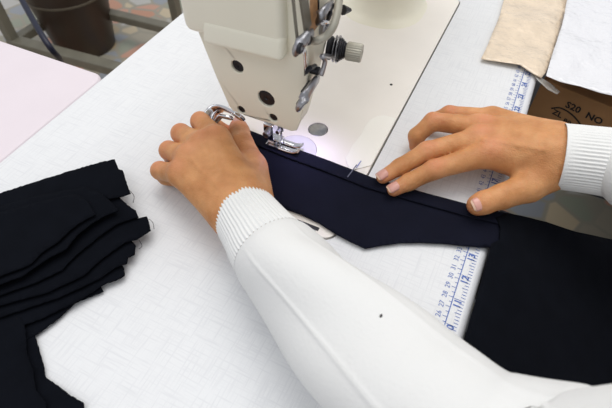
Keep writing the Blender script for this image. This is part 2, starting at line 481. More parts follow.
# neighbouring pale pink table at the back
t2 = empty('neighbouring_table')
tag(t2, 'pale pink table butted against the back of the white sewing table', 'table')
o2 = [(0.024, 0.2605), (0.024, 0.99), (-1.0, 0.99), (-1.0, 0.2605)]
rc = .018; cx, cy = .024 - rc, .2605 + rc
outl = [(cx + rc * math.cos(math.radians(a)), cy + rc * math.sin(math.radians(a))) for a in range(-90, 1, 10)] + [(0.024, 0.99), (-1.0, 0.99), (-1.0, 0.2605)]
bm = bmesh.new(); vs = [bm.verts.new((x, y, -.042)) for x, y in outl]; f = bm.faces.new(vs)
r = bmesh.ops.extrude_face_region(bm, geom=[f])
for v in [g for g in r['geom'] if isinstance(g, bmesh.types.BMVert)]: v.co.z = -.002
bevel(frombm('tabletop', bm, M['pink'], t2), .005, 3)
for x in (-.92, -.05):
    for y in (.33, .92):
        bm = bmesh.new(); bm_box(bm, (x - .02, y - .02, -.76), (x + .02, y + .02, -.042)); frombm('leg', bm, M['frame'], t2)

# ------------------------------------------------------------------ sewing machine
mach = empty('sewing_machine')
tag(mach, 'cream industrial lockstitch sewing machine let into the white table', 'sewing machine')
g = .0013
bedo = rrect(BX0 + g, BX1 - g, BY0 + g + .0006, BY1 - g, 0.011)
# openings for the plug and the round hook cover
plug_c = at(318, 130)[:2]; ring_c = at(296, 150)[:2]
circ = lambda c, r, n=32: [(c[0] + r * math.cos(2 * math.pi * i / n), c[1] + r * math.sin(2 * math.pi * i / n)) for i in range(n)]
vo, F = sheet(bedo, [circ(plug_c, .0112), circ(ring_c, .0225, 48)])
o = raw('bed', [(v.x, v.y, .0012) for v in vo], F, M['bed'], mach, smooth=False); solid(o, .05)
bevel(o, .0007, 2)
bm = bmesh.new()
bm_lathe(bm, (plug_c[0], plug_c[1], -.006), (0, 0, 1), [(0, .0106), (.0062, .0106), (.0068, .0100), (.0066, .006), (.0060, .004)])
o = frombm('plug', bm, M['steel'], mach, True, 30); o['label'] = 'round slotted steel plug in the bed'
bm = bmesh.new()
bm_lathe(bm, (ring_c[0], ring_c[1], -.006), (0, 0, 1), [(0, .0222), (.0068, .0222), (.0073, .0216), (.0073, .0040), (.0070, .0036)], 48)
hk = frombm('hook_cover', bm, mat('satin plate', srgb(222, 219, 226), .35, metal=.15, noise=(60, .06)), mach, True, 30); hk['label'] = 'round steel plate in the bed below the needle'
bm = bmesh.new(); bm_box(bm, (-.016, -.012, .0006), (.013, .018, .0019)); bevel(frombm('needle_plate', bm, M['chrome'], mach), .0006, 2)
# dark feed slot in the needle plate
bm = bmesh.new()
for x in (-.005, 0, .005): bm_box(bm, (x - .0009, -.006, .0017), (x + .0009, .012, .0021))
frombm('feed_dog', bm, M['dark'], mach)
# cream slide cover at the front of the bed
pts = [at(372, 167)[:2], at(392, 118.5)[:2], at(385, 116.8)[:2], at(377, 117.4)[:2], at(370, 121)[:2], at(365, 127)[:2], at(360, 137)[:2], at(352, 147)[:2], at(345, 160)[:2], at(350, 172)[:2]]
pts[0] = (pts[0][0], -.0955); pts[1] = (pts[1][0], -.0955)
pp = [(p[0], p[1]) for p in pts]
bm = bmesh.new(); vs = [bm.verts.new((x, max(y, -.0955), .0012)) for x, y in pp]; f = bm.faces.new(vs)
r = bmesh.ops.extrude_face_region(bm, geom=[f])
for v in [q for q in r['geom'] if isinstance(q, bmesh.types.BMVert)]: v.co.z = .0024
bevel(frombm('slide_plate', bm, mat('pale slide plate', srgb(246, 243, 235), 0.35, coat=0.2), mach), .0008, 2)
# bare corner piece with dark slot near the left end of the bed
bm = bmesh.new(); c = at(391, 85.5); bm_cyl(bm, (c[0], c[1], .0008), (c[0], c[1], .0016), .0017); frombm('screw_hole', bm, M['hole'], mach)
bm = bmesh.new(); bm_box(bm, (BX0 + .006, -.080, .0008), (BX0 + .010, -.012, .0016)); frombm('end_slot', bm, M['dark'], mach)
bm = bmesh.new(); bm_box(bm, (BX0 + .002, -.078, .0011), (BX0 + .0055, -.014, .0021)); frombm('end_slide', bm, M['steel'], mach)

# head: horizontal sections lofted; (z, x0, x1, yfront, yback, corner radius)
secs = [(.0635, -.024, .002, -.0270, .0300, .006), (.066, -.027, .005, -.0310, .0335, .008), (.078, -.0275, .002, -.0350, .0400, .010), (.092, -.0275, .001, -.0385, .0455, .011),
        (.108, -.0275, .006, -.0405, .0500, .012), (.125, -.0275, .014, -.0420, .0545, .014), (.140, -.0275, .024, -.0425, .0585, .016), (.155, -.0275, .040, -.0430, .0615, .016),
        (.170, -.0275, .060, -.0430, .0640, .016), (.190, -.0275, .085, -.0430, .0660, .016), (.235, -.0275, .085, -.0430, .0660, .016), (.262, -.026, .085, -.036, .058, .016), (.268, -.02, .08, -.028, .05, .012)]
V = []; F = []; NS = 4 * 9
for k, (z, x0, x1, y0, y1, rr) in enumerate(secs):
    V += [(x, y, z) for x, y in rrect(x0, x1, y0, y1, min(rr, (x1 - x0) * .49, (y1 - y0) * .49), 8)]
for k in range(len(secs) - 1):
    for i in range(NS):
        a, b = k * NS + i, k * NS + (i + 1) % NS
        F.append((a, b, b + NS, a + NS))
F.append(tuple(range(NS))[::-1]); F.append(tuple((len(secs) - 1) * NS + i for i in range(NS)))
raw('head', V, F, M['cream'], mach)
# arm and pillar
bm = bmesh.new(); bm_box(bm, (.07, -.043, .165), (.42, .066, .262)); bevel(frombm('arm', bm, M['cream'], mach, True, 40), .018, 5)
V = []; F = []; 
pil = [(.0012, .030, .006), (.0035, .018, 0), (.009, .010, 0), (.02, .004, 0), (.05, 0, 0), (.15, 0, 0), (.20, 0, 0)]
for z, ex, _ in pil: V += [(x, y, z) for x, y in rrect(.300 - ex, .398, -.040 - ex * .6, .050 + ex * .4, .036 + ex * .6, 8)]
for k in range(len(pil) - 1):
    for i in range(NS):
        a, b = k * NS + i, k * NS + (i + 1) % NS; F.append((a, b, b + NS, a + NS))
raw('pillar', V, F, M['cream'], mach)
# face plate with holes
fp = [(-.0335, .0665), (-.0375, .080), (-.0415, .100), (-.0438, .125), (-.0440, .150), (-.0435, .262), (.060, .262), (.0615, .165), (.0590, .142), (.0480, .100), (.0385, .070), (.0345, .0645), (-.028, .0635)]
XF = -.0310
def fpos(px, py): p = at_ax(px, py, 0, XF); return (p[1], p[2])
holes = [(fpos(237, 67), .0060), (fpos(266, 99), .0083), (fpos(241, 110), .0040), (fpos(273, 118), .0042)]
vo, F = sheet(fp, [circ(c, r, 28) for c, r in holes])
o = raw('face_plate', [(XF, v.x, v.y) for v in vo], [f[::-1] for f in F], M['cream'], mach, smooth=False)
bm = bmesh.new(); bm.from_mesh(o.data)
r = bmesh.ops.extrude_face_region(bm, geom=bm.faces[:])
for v in [q for q in r['geom'] if isinstance(q, bmesh.types.BMVert)]: v.co.x += .0036
bmesh.ops.recalc_face_normals(bm, faces=bm.faces[:]); bm.to_mesh(o.data); bm.free(); bevel(o, .0014, 3, 50)
o['label'] = 'flat cream end plate with four round screw holes'
for i, (c, r_) in enumerate(holes):
    bm = bmesh.new()
    bm_cyl(bm, (XF + .0034, c[0], c[1]), (XF + .0028, c[0], c[1]), r_ * .99, n=28)
    rc_ = frombm('recess', bm, M['hole'], mach)
    bm = bmesh.new(); rr = r_ * (.80 if i < 1 else .9)
    bm_lathe(bm, (XF + .0030, c[0], c[1]), (-1, 0, 0), [(0, rr), (.0014, rr), (.0018, rr * .85), (.0016, rr * .3), (.0010, rr * .25)], 24)
    s = frombm('face_plate_screw', bm, M['dark'], mach, True, 30)
# padded upper cover bulging out over the face plate
lip = []
for z, x, y0, y1, rr in [(.1500, -.0335, -.016, .046, .010), (.1508, -.0360, -.021, .062, .010), (.1530, -.0380, -.0250, .0655, .010), (.1560, -.0388, -.0265, .0668, .011),
                         (.162, -.0390, -.0270, .0670, .011), (.200, -.0390, -.027, .0672, .011), (.255, -.0390, -.027, .0672, .011), (.262, -.037, -.024, .063, .010)]:
    lip.append([(a, b, z + (b + .03) * -.06) for a, b in rrect(x, -.0200, y0, y1, rr * .6, 8)])
V = [p for s in lip for p in s]; F = []
for k in range(len(lip) - 1):
    for i in range(NS):
        a, b = k * NS + i, k * NS + (i + 1) % NS; F.append((a, b, b + NS, a + NS))
F.append(tuple(range(NS))[::-1]); F.append(tuple((len(lip) - 1) * NS + i for i in range(NS)))
bm = bmesh.new(); bm_box(bm, (-.0440, -.0275, .1440), (-.0290, .0470, .1640))
for v in bm.verts:
    if v.co.z > .15 and v.co.x < -.04: v.co.x += .0045
    v.co.z += (v.co.y + .03) * -.045
bevel(frombm('cover_lip', bm, M['cream'], mach, True), .0062, 6)
o = raw('upper_cover', V, F, M['cream'], mach); o['label'] = 'thick rounded cream cover over the top of the end plate'

# front side fittings (facing the operator, y = -0.043)
YH = -.0432
def fr(px, py, dy=0): return at_ax(px, py, 1, YH - dy)
def strip(name, a, b, w, m, t=.0008):
    a = Vector(a); b = Vector(b); d = (b - a).normalized(); s = d.cross(Vector((0, 1, 0))).normalized() * w / 2
    bm = bmesh.new()
    vs = [bm.verts.new(p + Vector((0, q, 0))) for q in (0.001, -t) for p in (a - s, a + s, b + s, b - s)]
    for f in ((0, 1, 2, 3), (7, 6, 5, 4), (0, 4, 5, 1), (1, 5, 6, 2), (2, 6, 7, 3), (3, 7, 4, 0)): bm.faces.new([vs[i] for i in f])
    return frombm(name, bm, m, mach)
strip('take_up_slot', fr(303, -6), fr(308, 29), .010, M['slot']).__setitem__('label', 'grey take-up slot')
strip('rust_stain', fr(312, -6), fr(313, 32), .016, M['rust'], .0005).__setitem__('label', 'orange-brown oily stain')
strip('groove', fr(292.5, -8), fr(298, 45), .0016, M['slot'])
strip('groove', fr(318, -6), fr(318, 22), .0016, M['dark'])
# chrome tapered thread guard
bm = bmesh.new()
A, B, C_ = fr(330, 6, .006), fr(319, 20, .005), fr(331, 14, .006)
bm_tube(bm, [fr(331, 5, .004), fr(326, 9, .007), fr(321, 15, .007), fr(318, 21, .004)], 0, 16, flat=(.0045, .0022, (1, 0, 1)))
frombm('thread_guard', bm, M['steel'], mach, True)
bm = bmesh.new(); bm_tube(bm, [fr(332, 7, .006), fr(330, 12, .008), fr(329, 17, .006)], 0, 12, flat=(.0035, .0020, (1, 0, .3))); frombm('thread_guard', bm, M['dark'], mach, True)
bm = bmesh.new(); bm_tube(bm, [fr(319, 23, .003), fr(324, 22, .006), fr(329, 22, .003)], .0022, 12); frombm('guard_clip', bm, M['chrome'], mach, True)
bm = bmesh.new(); bm_lathe(bm, fr(322, 28), (0, -1, 0), [(0, .006), (.003, .006), (.004, .0045), (.006, .0042), (.0066, .003)], 20); frombm('guard_screw', bm, M['steel'], mach, True, 30)
# grey bent wire guard, loops down from above
bm = bmesh.new(); bm_tube(bm, smooth_path([fr(341, -14, .016), fr(339, 0, .018), fr(337, 14, .020), fr(333, 27, .020), fr(326, 36, .016), fr(317, 40.5, .010), fr(312, 41, .002)], 8), .0030, 14)
frombm('finger_guard', bm, M['knob'], mach, True).__setitem__('label', 'thick grey bent wire guard')
bm = bmesh.new(); p = fr(343, 10, .001); bm_cyl(bm, p, (p[0] + .008, p[1] - .004, p[2] - .003), .0045, .0015, 8); frombm('guide_pin', bm, M['dark'], mach)
# thread guide bracket
bm = bmesh.new(); bm_tube(bm, [fr(296, 50, .002), fr(300, 44, .006), fr(305, 39, .007), fr(310, 36, .003)], 0, 16, flat=(.0060, .0030, (1, 0, 1)))
frombm('thread_guide', bm, M['steel'], mach, True)
for q in ((298.5, 48), (307, 39.5)):
    bm = bmesh.new(); bm_lathe(bm, fr(*q, .006), (0, -1, 0), [(0, .0040), (.002, .0040), (.003, .003), (.0026, .0008)], 18); frombm('guide_screw', bm, M['dark'], mach, True, 30)
bm = bmesh.new(); bm_tube(bm, [fr(303, 48, .004), fr(305, 53, .004), fr(305.5, 64, .004), fr(305.5, 74, .003)], 0, 10, flat=(.0022, .0010, (1, 0, 0))); frombm('thread_bar', bm, M['chrome'], mach, True)
bm = bmesh.new(); bm_tube(bm, [fr(306, 72, .003), fr(310, 68, .006), fr(315, 66, .003)], .0020, 10)
bm_lathe(bm, fr(311, 69), (0, -1, 0), [(0, .0036), (.007, .0036), (.008, .0026)], 16); frombm('thread_hook', bm, M['dark'], mach, True, 40)
# chrome lower plate
bm = bmesh.new(); bm_tube(bm, smooth_path([fr(299.5, 106, .002), fr(302, 102, .006), fr(308, 92, .007), fr(314, 83, .006), fr(316, 80, .002)], 4), 0, 16, flat=(.0056, .0030, (1, 0, .6)))
frombm('lower_thread_guide', bm, M['steel'], mach, True)
bm = bmesh.new(); bm_tube(bm, [fr(298.5, 104, .001), fr(303, 93, .004), fr(309, 84, .001)], 0, 12, flat=(.004, .002, (1, 0, .6))); frombm('guide_backing', bm, M['dark'], mach, True)
# tension assembly: post along -y from the head
T0 = Vector(fr(326, 47, -.002)); T0 = Vector((T0.x, YH, T0.z)); TD = Vector((.16, -1, 0)).normalized()
tn = empty('tension'); bpy.data.objects.remove(tn)
bm = bmesh.new(); bm_lathe(bm, T0, TD, [(0, .0100), (.003, .0100), (.004, .0090), (.0048, .008), (.005, .005)], 32); frombm('tension_base', bm, M['dark'], mach, True, 30)
for k, (s, r_) in enumerate(((.005, .0112), (.0078, .0116))):
    bm = bmesh.new(); bm_lathe(bm, T0 + TD * s, TD, [(0, .005), (.0004, r_ * .8), (.001, r_), (.0016, r_), (.0018, r_ * .8), (.0022, .005)], 32); frombm('tension_disc', bm, M['steel'], mach, True, 40)
bm = bmesh.new(); u = TD.orthogonal().normalized(); w = TD.cross(u)
bm_tube(bm, [T0 + TD * (.0100 + .0060 * t / 60) + (u * math.cos(t * .42) + w * math.sin(t * .42)) * (.0098 - .0045 * t / 60) for t in range(61)], .0008, 8)
frombm('tension_spring', bm, M['dark'], mach, True)
bm = bmesh.new(); bm_cyl(bm, T0, T0 + TD * .029, .0028, n=14); frombm('tension_post', bm, M['steel'], mach, True, 40)
n = 48; bm = bmesh.new()
prof = [(.0160, .0060), (.0165, .0072), (.0175, .0076), (.0285, .0076), (.0297, .0069), (.0299, .0030), (.0292, .0026)]
bm_lathe(bm, T0, TD, prof, n)
for v in bm.verts: 
    d = (v.co - T0); ax_ = d.dot(TD); rad = d - TD * ax_
    if rad.length > .0065:
        a = math.atan2(rad.dot(w), rad.dot(u)); v.co = T0 + TD * ax_ + rad * (1 + .03 * math.cos(a * 24))
frombm('tension_knob', bm, M['knob'], mach, True, 30).__setitem__('label', 'grey knurled knob')
bm = bmesh.new(); bm_tube(bm, smooth_path([T0 + TD * .006 + Vector((-.006, 0, -.004)), fr(322, 56, .012), fr(325, 60, .014), fr(323.5, 68, .013), fr(321.5, 75, .012)], 5), .0019, 10); frombm('check_spring', bm, M['steel'], mach, True)

# needle bar, presser bar and foot
bm = bmesh.new(); bm_lathe(bm, (0, 0, .028), (0, 0, 1), [(0, .0024), (.001, .0034), (.045, .0034)], 20); nb = frombm('needle_bar', bm, M['chrome'], mach, True, 30)
bm = bmesh.new(); bm_lathe(bm, (0, 0, .002), (0, 0, 1), [(0, .0003), (.003, .0006), (.018, .0007), (.019, .0011), (.030, .0011)], 12); frombm('needle', bm, M['steel'], mach, True)
bm = bmesh.new(); bm_cyl(bm, (-.003, 0, .032), (-.0085, 0, .032), .0022, n=12); frombm('needle_clamp_screw', bm, M['steel'], mach, True, 30)
bm = bmesh.new(); bm_cyl(bm, (0, .0125, .030), (0, .0125, .07), .0042, n=20); frombm('presser_bar', bm, M['chrome'], mach, True, 30)
bm = bmesh.new()
bm_box(bm, (-.0065, .0065, .014), (.0065, .0175, .036)); bm_box(bm, (-.0052, -.0010, .0105), (.0052, .0145, .0165))
fs = bevel(frombm('presser_foot_shank', bm, M['chrome'], mach), .0012, 3)
bm = bmesh.new(); bm_lathe(bm, (-.0065, .012, .026), (-1, 0, 0), [(0, .0040), (.0045, .0040), (.0055, .003), (.005, .001)], 18); frombm('foot_screw', bm, M['steel'], mach, True, 30)
acc = Acc()
bm = bmesh.new()
for s in (-1, 1):   # two upturned toes towards the operator
    bm_tube(bm, [(s * .0046, .014, .0090), (s * .0046, .004, .0088), (s * .0046, -.006, .0086), (s * .0046, -.014, .0088), (s * .0048, -.0195, .0105), (s * .0048, -.022, .0125)], 0, 12, flat=(.0013, .0036, (0, 0, 1)))
bm_box(bm, (-.0082, .000, .0076), (.0082, .015, .0100))
frombm('presser_foot', bm, M['chrome'], mach, True, 40)
bm = bmesh.new(); bm_cyl(bm, (-.0072, .004, .0120), (.0072, .004, .0120), .0018, n=12); frombm('foot_hinge', bm, M['steel'], mach, True, 30)
# presser lifter, polished loop behind the head
bm = bmesh.new()
bm_tube(bm, smooth_path([P3(207, 126, 38), P3(209, 117, 42), P3(214, 110.5, 45), P3(222, 108.5, 47), P3(231, 111.5, 50), P3(240, 117, 54)], 7), 0, 20, flat=(.0074, .0028, (-.5, .4, .8)))
frombm('lifter_lever', bm, M['chrome'], mach, True).__setitem__('label', 'polished chrome presser lifter lever')
bm = bmesh.new(); bm_tube(bm, [P3(214, 123, 36), P3(221, 116, 42), P3(231, 118, 50)], 0, 14, flat=(.0030, .0022, (-.5, .4, .8)))
frombm('lifter_link', bm, M['chrome'], mach, True)
# small LED under the head
bm = bmesh.new(); bm_cyl(bm, (-.004, -.022, .0605), (-.004, -.022, .0645), .0035, n=16)
me_ = bpy.data.materials.new('led lens'); me_.use_nodes = True
b_ = me_.node_tree.nodes['Principled BSDF']; b_.inputs['Emission Color'].default_value = (.72, .66, 1, 1); b_.inputs['Emission Strength'].default_value = 3
frombm('led', bm, me_, mach, True, 30)
l = bpy.data.lights.new('led_light', 'SPOT'); l.energy = .16; l.color = (.66, .58, 1.0); l.spot_size = math.radians(150); l.spot_blend = .8; l.shadow_soft_size = .004
lo = bpy.data.objects.new('led_light', l); COL.objects.link(lo); lo.location = (-.002, -.024, .0595); lo.rotation_euler = (0.1, 0.3, 0)

# ------------------------------------------------------------------ cloth
def jag(poly, amp, step, seed, closed=True, skip=lambda p: False):
    """densify and roughen a pixel outline (frayed cut edge)"""
    r = random.Random(seed); out = []
    n = len(poly)
    for i in range(n if closed else n - 1):
        a, b = poly[i], poly[(i + 1) % n]
        L = math.hypot(b[0] - a[0], b[1] - a[1]); k = max(1, int(L / step))
        nx, ny = -(b[1] - a[1]) / (L + 1e-9), (b[0] - a[0]) / (L + 1e-9)
        for j in range(k):
            t = j / k; s = r.uniform(-amp, amp) if 0 < j else 0
            out.append((a[0] + (b[0] - a[0]) * t + nx * s, a[1] + (b[1] - a[1]) * t + ny * s))
    return out
def cloth(name, pix, zfun, m, step=.006, thick=.0010, parent=None, z0=0.0, amp=.35, jstep=3.5, seed=1):
    """a piece of cloth whose outline is seen at pix; zfun(x, y) gives its height"""
    out = []
    for p in jag(pix, amp, jstep, seed):
        z = z0; q = at(p[0], p[1], z)
        for _ in range(12): z = zfun(q[0], q[1]); q = at(p[0], p[1], z)
        out.append((q[0], q[1]))
    vo, F = sheet(out, step=step)
    o = raw(name, [(v.x, v.y, zfun(v.x, v.y)) for v in vo], F, m, parent)
    solid(o, thick, 1); return o

# the stack of cut pieces on the left; bottom first
stack = [
    [(-70, 250), (-70, 400), (-10, 372), (20, 345), (40, 333), (60, 318), (76, 303), (104, 292), (100, 284), (60, 290), (20, 285), (0, 262)],
    [(-70, 230), (-70, 350), (0, 335), (45, 318), (84, 298), (106, 284), (116, 281), (125, 276), (124, 268), (112, 258), (60, 250)],
    [(-70, 225), (-70, 335), (0, 318), (60, 298), (98, 280), (116, 268), (127, 264), (128, 258), (135, 255), (136, 246), (126, 236), (60, 235)],
    [(-70, 215), (-70, 330), (0, 306), (48, 293), (84, 276), (104, 258), (125, 243), (137, 240), (151, 231), (149, 222), (147, 217), (139, 219), (120, 214), (60, 215)],
    [(-70, 210), (-70, 310), (0, 296), (34, 284), (62, 271), (76, 256), (98, 238), (117, 225), (133, 219), (139, 218), (136, 211), (128, 206), (118, 196), (60, 200)],
    [(-70, 300), (-70, 212), (0, 194), (63, 174), (100, 163), (115, 160), (119, 170), (123, 171), (127, 184), (131, 194), (122, 197), (112, 199), (90, 200), (50, 225), (0, 260)],
    [(-70, 225), (0, 207), (34, 197), (72, 190), (86, 187), (100, 193), (112, 203), (119, 211), (106, 216), (92, 224), (78, 235), (66, 250), (50, 258), (38, 266), (24, 276), (0, 285), (-70, 310)],
    [(-70, 233), (0, 213), (40, 202), (73, 195), (80, 196), (88, 202), (96, 215), (86, 220), (79, 224), (68, 233), (59, 242), (48, 249), (41, 254), (36, 260), (29, 266), (12, 272), (0, 277), (-70, 300)],
]
labels = ['undermost black cut fabric piece of the fanned stack on the white table',
          'second black cut piece from the bottom of the fanned stack, short stepped end',
          'third black cut piece from the bottom of the fanned stack',
          'black cut fabric piece whose pointed frayed tip reaches furthest right in the stack',
          'black cut fabric piece lying just above the furthest-reaching pointed one',
          'black cut fabric piece at the back of the stack, edge nearest the pale pink table',
          'wavy-edged black cut fabric piece directly beneath the topmost one',
          'topmost black cut fabric piece of the stack, blunt slanted corner']
ORDER = [0, 1, 2, 3, 4, 5, 6, 7]
for k, pl_ in enumerate(stack):
    zb = .0012 + .0036 * k
    def zf(x, y, zb=zb, k=k):
        a = vnoise(x, y, 55, 10) * .0016 + vnoise(x, y, 120, 30 + k) * .0004
        return max(zb + a + .0016, .0006 + .0032 * k)
    o = cloth('fabric_piece', pl_, zf, M['navy'], seed=k + 3, thick=.0012, amp=.35, jstep=2.2, z0=zb)
    tag(o, labels[k], 'fabric', 'cut black fabric pieces in the stack')
for pc, ps in ((5, ((129, 190), (134, 196), (133, 203))), (3, ((149, 219), (153, 223), (154, 229))), (3, ((139, 240), (142, 246), (139, 249)))):
    bm = bmesh.new(); bm_tube(bm, smooth_path([at(x, y, .0012 + .0036 * pc + .0025) for x, y in ps], 4), .00022, 6)
    frombm('frayed_thread', bm, M['navy'], [q for q in bpy.data.objects if q.name.startswith('fabric_piece')][pc], True)
# lower-left bundle, drops toward the camera
low = [[(-70, 320), (10, 322), (33, 330), (37, 340), (40, 352), (44, 366), (46, 377), (57, 385), (70, 395), (84, 403), (88, 440), (-70, 440)],
       [(-70, 300), (0, 300), (20, 310), (26, 330), (27, 352), (34, 372), (36, 390), (46, 402), (50, 440), (-70, 440)]]
for k, pl_ in enumerate(low):
    def zf(x, y, k=k): return .0008 + .0042 * (k + .2) + vnoise(x, y, 70, 77) * .0012 + .0012
    o = cloth('fabric_piece', pl_, zf, M['navy'], seed=50 + k, thick=.0012, amp=.4, jstep=2.2)
    tag(o, ['black fabric piece at the near left corner, wavy edge flat on the table', 'upper black fabric piece at the near left corner, straighter edge'][k], 'fabric', 'black fabric pieces at the near left corner')

# strip under the presser foot
def zstrip(x, y):
    return .0036 + .0009 * vnoise(x, y, 45, 5) if y > -.2 else .0036 + .0009 * vnoise(x, y, 45, 5)
def over(y, z, k=.55):       # lies on the table, then slopes down beyond the edge
    e = YF + .002
    if y > e: return z
    s = e - y
    return z - k * (s * s / (s + .012))
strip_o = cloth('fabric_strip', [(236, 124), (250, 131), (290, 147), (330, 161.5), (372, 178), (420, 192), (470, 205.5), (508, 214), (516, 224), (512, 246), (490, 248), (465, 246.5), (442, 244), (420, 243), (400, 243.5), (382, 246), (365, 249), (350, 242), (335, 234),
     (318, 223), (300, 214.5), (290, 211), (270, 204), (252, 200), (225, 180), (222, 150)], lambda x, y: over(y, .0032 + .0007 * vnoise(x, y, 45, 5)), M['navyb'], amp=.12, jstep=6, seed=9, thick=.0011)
tag(strip_o, 'navy fabric strip being sewn, running under the presser foot', 'fabric')
hem = cloth('folded_hem', [(238, 125.5), (250, 131.2), (290, 147.2), (330, 161.7), (372, 178.2), (420, 192.2), (470, 205.7), (508, 214.2), (506, 226), (468, 217), (418, 203), (368, 188.5), (326, 172), (286, 157.5), (246, 141), (234, 136)],
     lambda x, y: over(y, .0056 + .0007 * vnoise(x, y, 45, 5)), M['navyb'], step=.004, amp=.1, jstep=5, seed=12, thick=.0010, parent=strip_o)
hem['label'] = 'folded double hem along the far edge'
chs = Acc()
a, b = at(357, 164.5, .0075), at(347.5, 177, .0075); s = np.cross(b - a, (0, 0, 1)); s = s / np.linalg.norm(s) * .0006
chs.quad(a - s, a + s, b + s, b - s)
raw('chalk_mark', chs.V, chs.F, M['chalk'], strip_o, smooth=False)
bm = bmesh.new(); bm_tube(bm, [at(361, 161, .0045), at(358.5, 164.5, .007), at(356.5, 167.5, .0078)], .0005, 6); frombm('thread', bm, M['bluechalk'], strip_o, True)
# big panel running off the table into the lap
def zpan(x, y):
    zz = over(y, .0072 + .0008 * vnoise(x, y, 30, 21), .62)
    s = max(0, YF - y)
    return zz + min(1, s / .04) * (.0045 * vnoise(x, y, 38, 44) + .0018 * vnoise(x, y, 90, 45))
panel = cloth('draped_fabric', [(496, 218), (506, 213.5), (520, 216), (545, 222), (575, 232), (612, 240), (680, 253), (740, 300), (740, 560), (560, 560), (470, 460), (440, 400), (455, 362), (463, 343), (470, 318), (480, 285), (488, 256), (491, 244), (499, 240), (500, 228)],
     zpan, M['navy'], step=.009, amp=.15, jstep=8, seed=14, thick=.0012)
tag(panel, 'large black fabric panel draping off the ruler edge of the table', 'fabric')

# ------------------------------------------------------------------ the person
person = empty('person')
tag(person, 'person in a white knit sweater guiding the dark fabric under the needle', 'person')
BV = []; BF = []; BFl = []
def add_body(V, F, flush):
    b = len(BV) and sum(len(q) for q in BV); BV.append(V); BF.append(F + b); BFl.append(flush)
def flush_of(V, spots):
    f = np.zeros(len(V))
    for c, r, a in spots: f = np.maximum(f, a * np.exp(-((V - np.array(c)) ** 2).sum(1) / (r * r)))
    return f
# --- right hand (in the picture's right), resting flat, thumb towards the viewer
W = P3(562, 158, 40)
def J(px, py, z, r): return (P3(px, py, z), r / 1000)
R_wrist = P3(560, 157, 44)
mi, mm_, mr, mp_ = P3(488, 154, 38), P3(478, 139, 38), P3(480, 127, 36), P3(492, 118, 31)
palm = [(P3(620, 166, 52), R_wrist, .027, .0245), (R_wrist, mi, .021, .0135), (R_wrist, mm_, .021, .0135), (P3(556, 146, 44), mr, .020, .0125), (P3(552, 140, 42), mp_, .018, .0115),
        (P3(556, 168, 38), P3(530, 183, 28), .018, .0135), (P3(535, 165, 34), P3(505, 160, 30), .015, .012)]
fing = [[(P3(510, 155, 38), .012), (mi, .0120), J(434, 169.5, 27, 9.6), J(409, 182, 16, 8.3), J(394, 189.5, 11.5, 6.9)],
        [(P3(505, 143, 38), .012), (mm_, .0118), J(427, 151.5, 30, 9.8), J(400, 167, 18, 8.4), J(383, 177, 12.5, 6.9)],
        [(P3(505, 132, 36), .0115), (mr, .0112), J(433, 121.5, 33, 9.4), J(416.5, 136, 19, 8.4), J(416, 146, 8.5, 7.2)],
        [(P3(510, 124, 32), .010), (mp_, .0100), J(449, 113.5, 29, 8.2), J(434, 119.5, 17, 7.2), J(430, 128, 8, 6.2)],
        [(P3(545, 176, 34), .016), J(528, 187, 27, 14.5), J(502, 196.5, 23, 11.8), J(484, 202.5, 20, 10.8), J(477.5, 205, 18.5, 10)]]
def seg(a, b, w, d): return (a, b, w / 1000, d / 1000 * 1.7)
ridges = [seg(P3(545, 156, 60), P3(490, 153, 52), 2.6, .7), seg(P3(545, 150, 61), P3(482, 138, 52), 2.6, .8), seg(P3(545, 145, 60), P3(484, 127, 50), 2.4, .7),
          seg(P3(538, 160, 58), P3(510, 140, 57), 1.8, .5)]
grooves = [seg(P3(430, 163, 36), P3(433, 173, 36), 1.0, .5), seg(P3(433, 162, 36), P3(436.5, 173, 36), 1.0, .5), seg(P3(424, 146, 38), P3(428, 157, 38), 1.0, .5), seg(P3(427, 145, 38), P3(431, 156, 38), 1.0, .5),
           seg(P3(407, 178, 24), P3(411, 187, 24), .9, .4), seg(P3(398, 163, 26), P3(402, 171, 26), .9, .4), seg(P3(500, 190, 34), P3(505, 202, 34), 1.0, .45), seg(P3(504, 189, 34), P3(509, 201, 34), 1.0, .4),
           seg(P3(513, 177, 40), P3(498, 183, 38), 2.0, 1.2)]
spec = dict(palm=palm, fingers=fing, ridges=ridges, grooves=grooves)
allp = np.array([p for c in fing for p, _ in c] + [R_wrist, P3(620, 166, 52)])
V, F = surface_nets(hand_sdf(spec), allp.min(0) - .03, allp.max(0) + .03, .0013)
spots = [(mi + (0, 0, .012), .012, .35), (mm_ + (0, 0, .012), .012, .35), (mr + (0, 0, .012), .012, .35)] + [(c[2][0] + (0, 0, .008), .010, .35) for c in fing[:4]] + [(c[-1][0], .010, .4) for c in fing]
add_body(V, F, flush_of(V, spots))
RH = fing
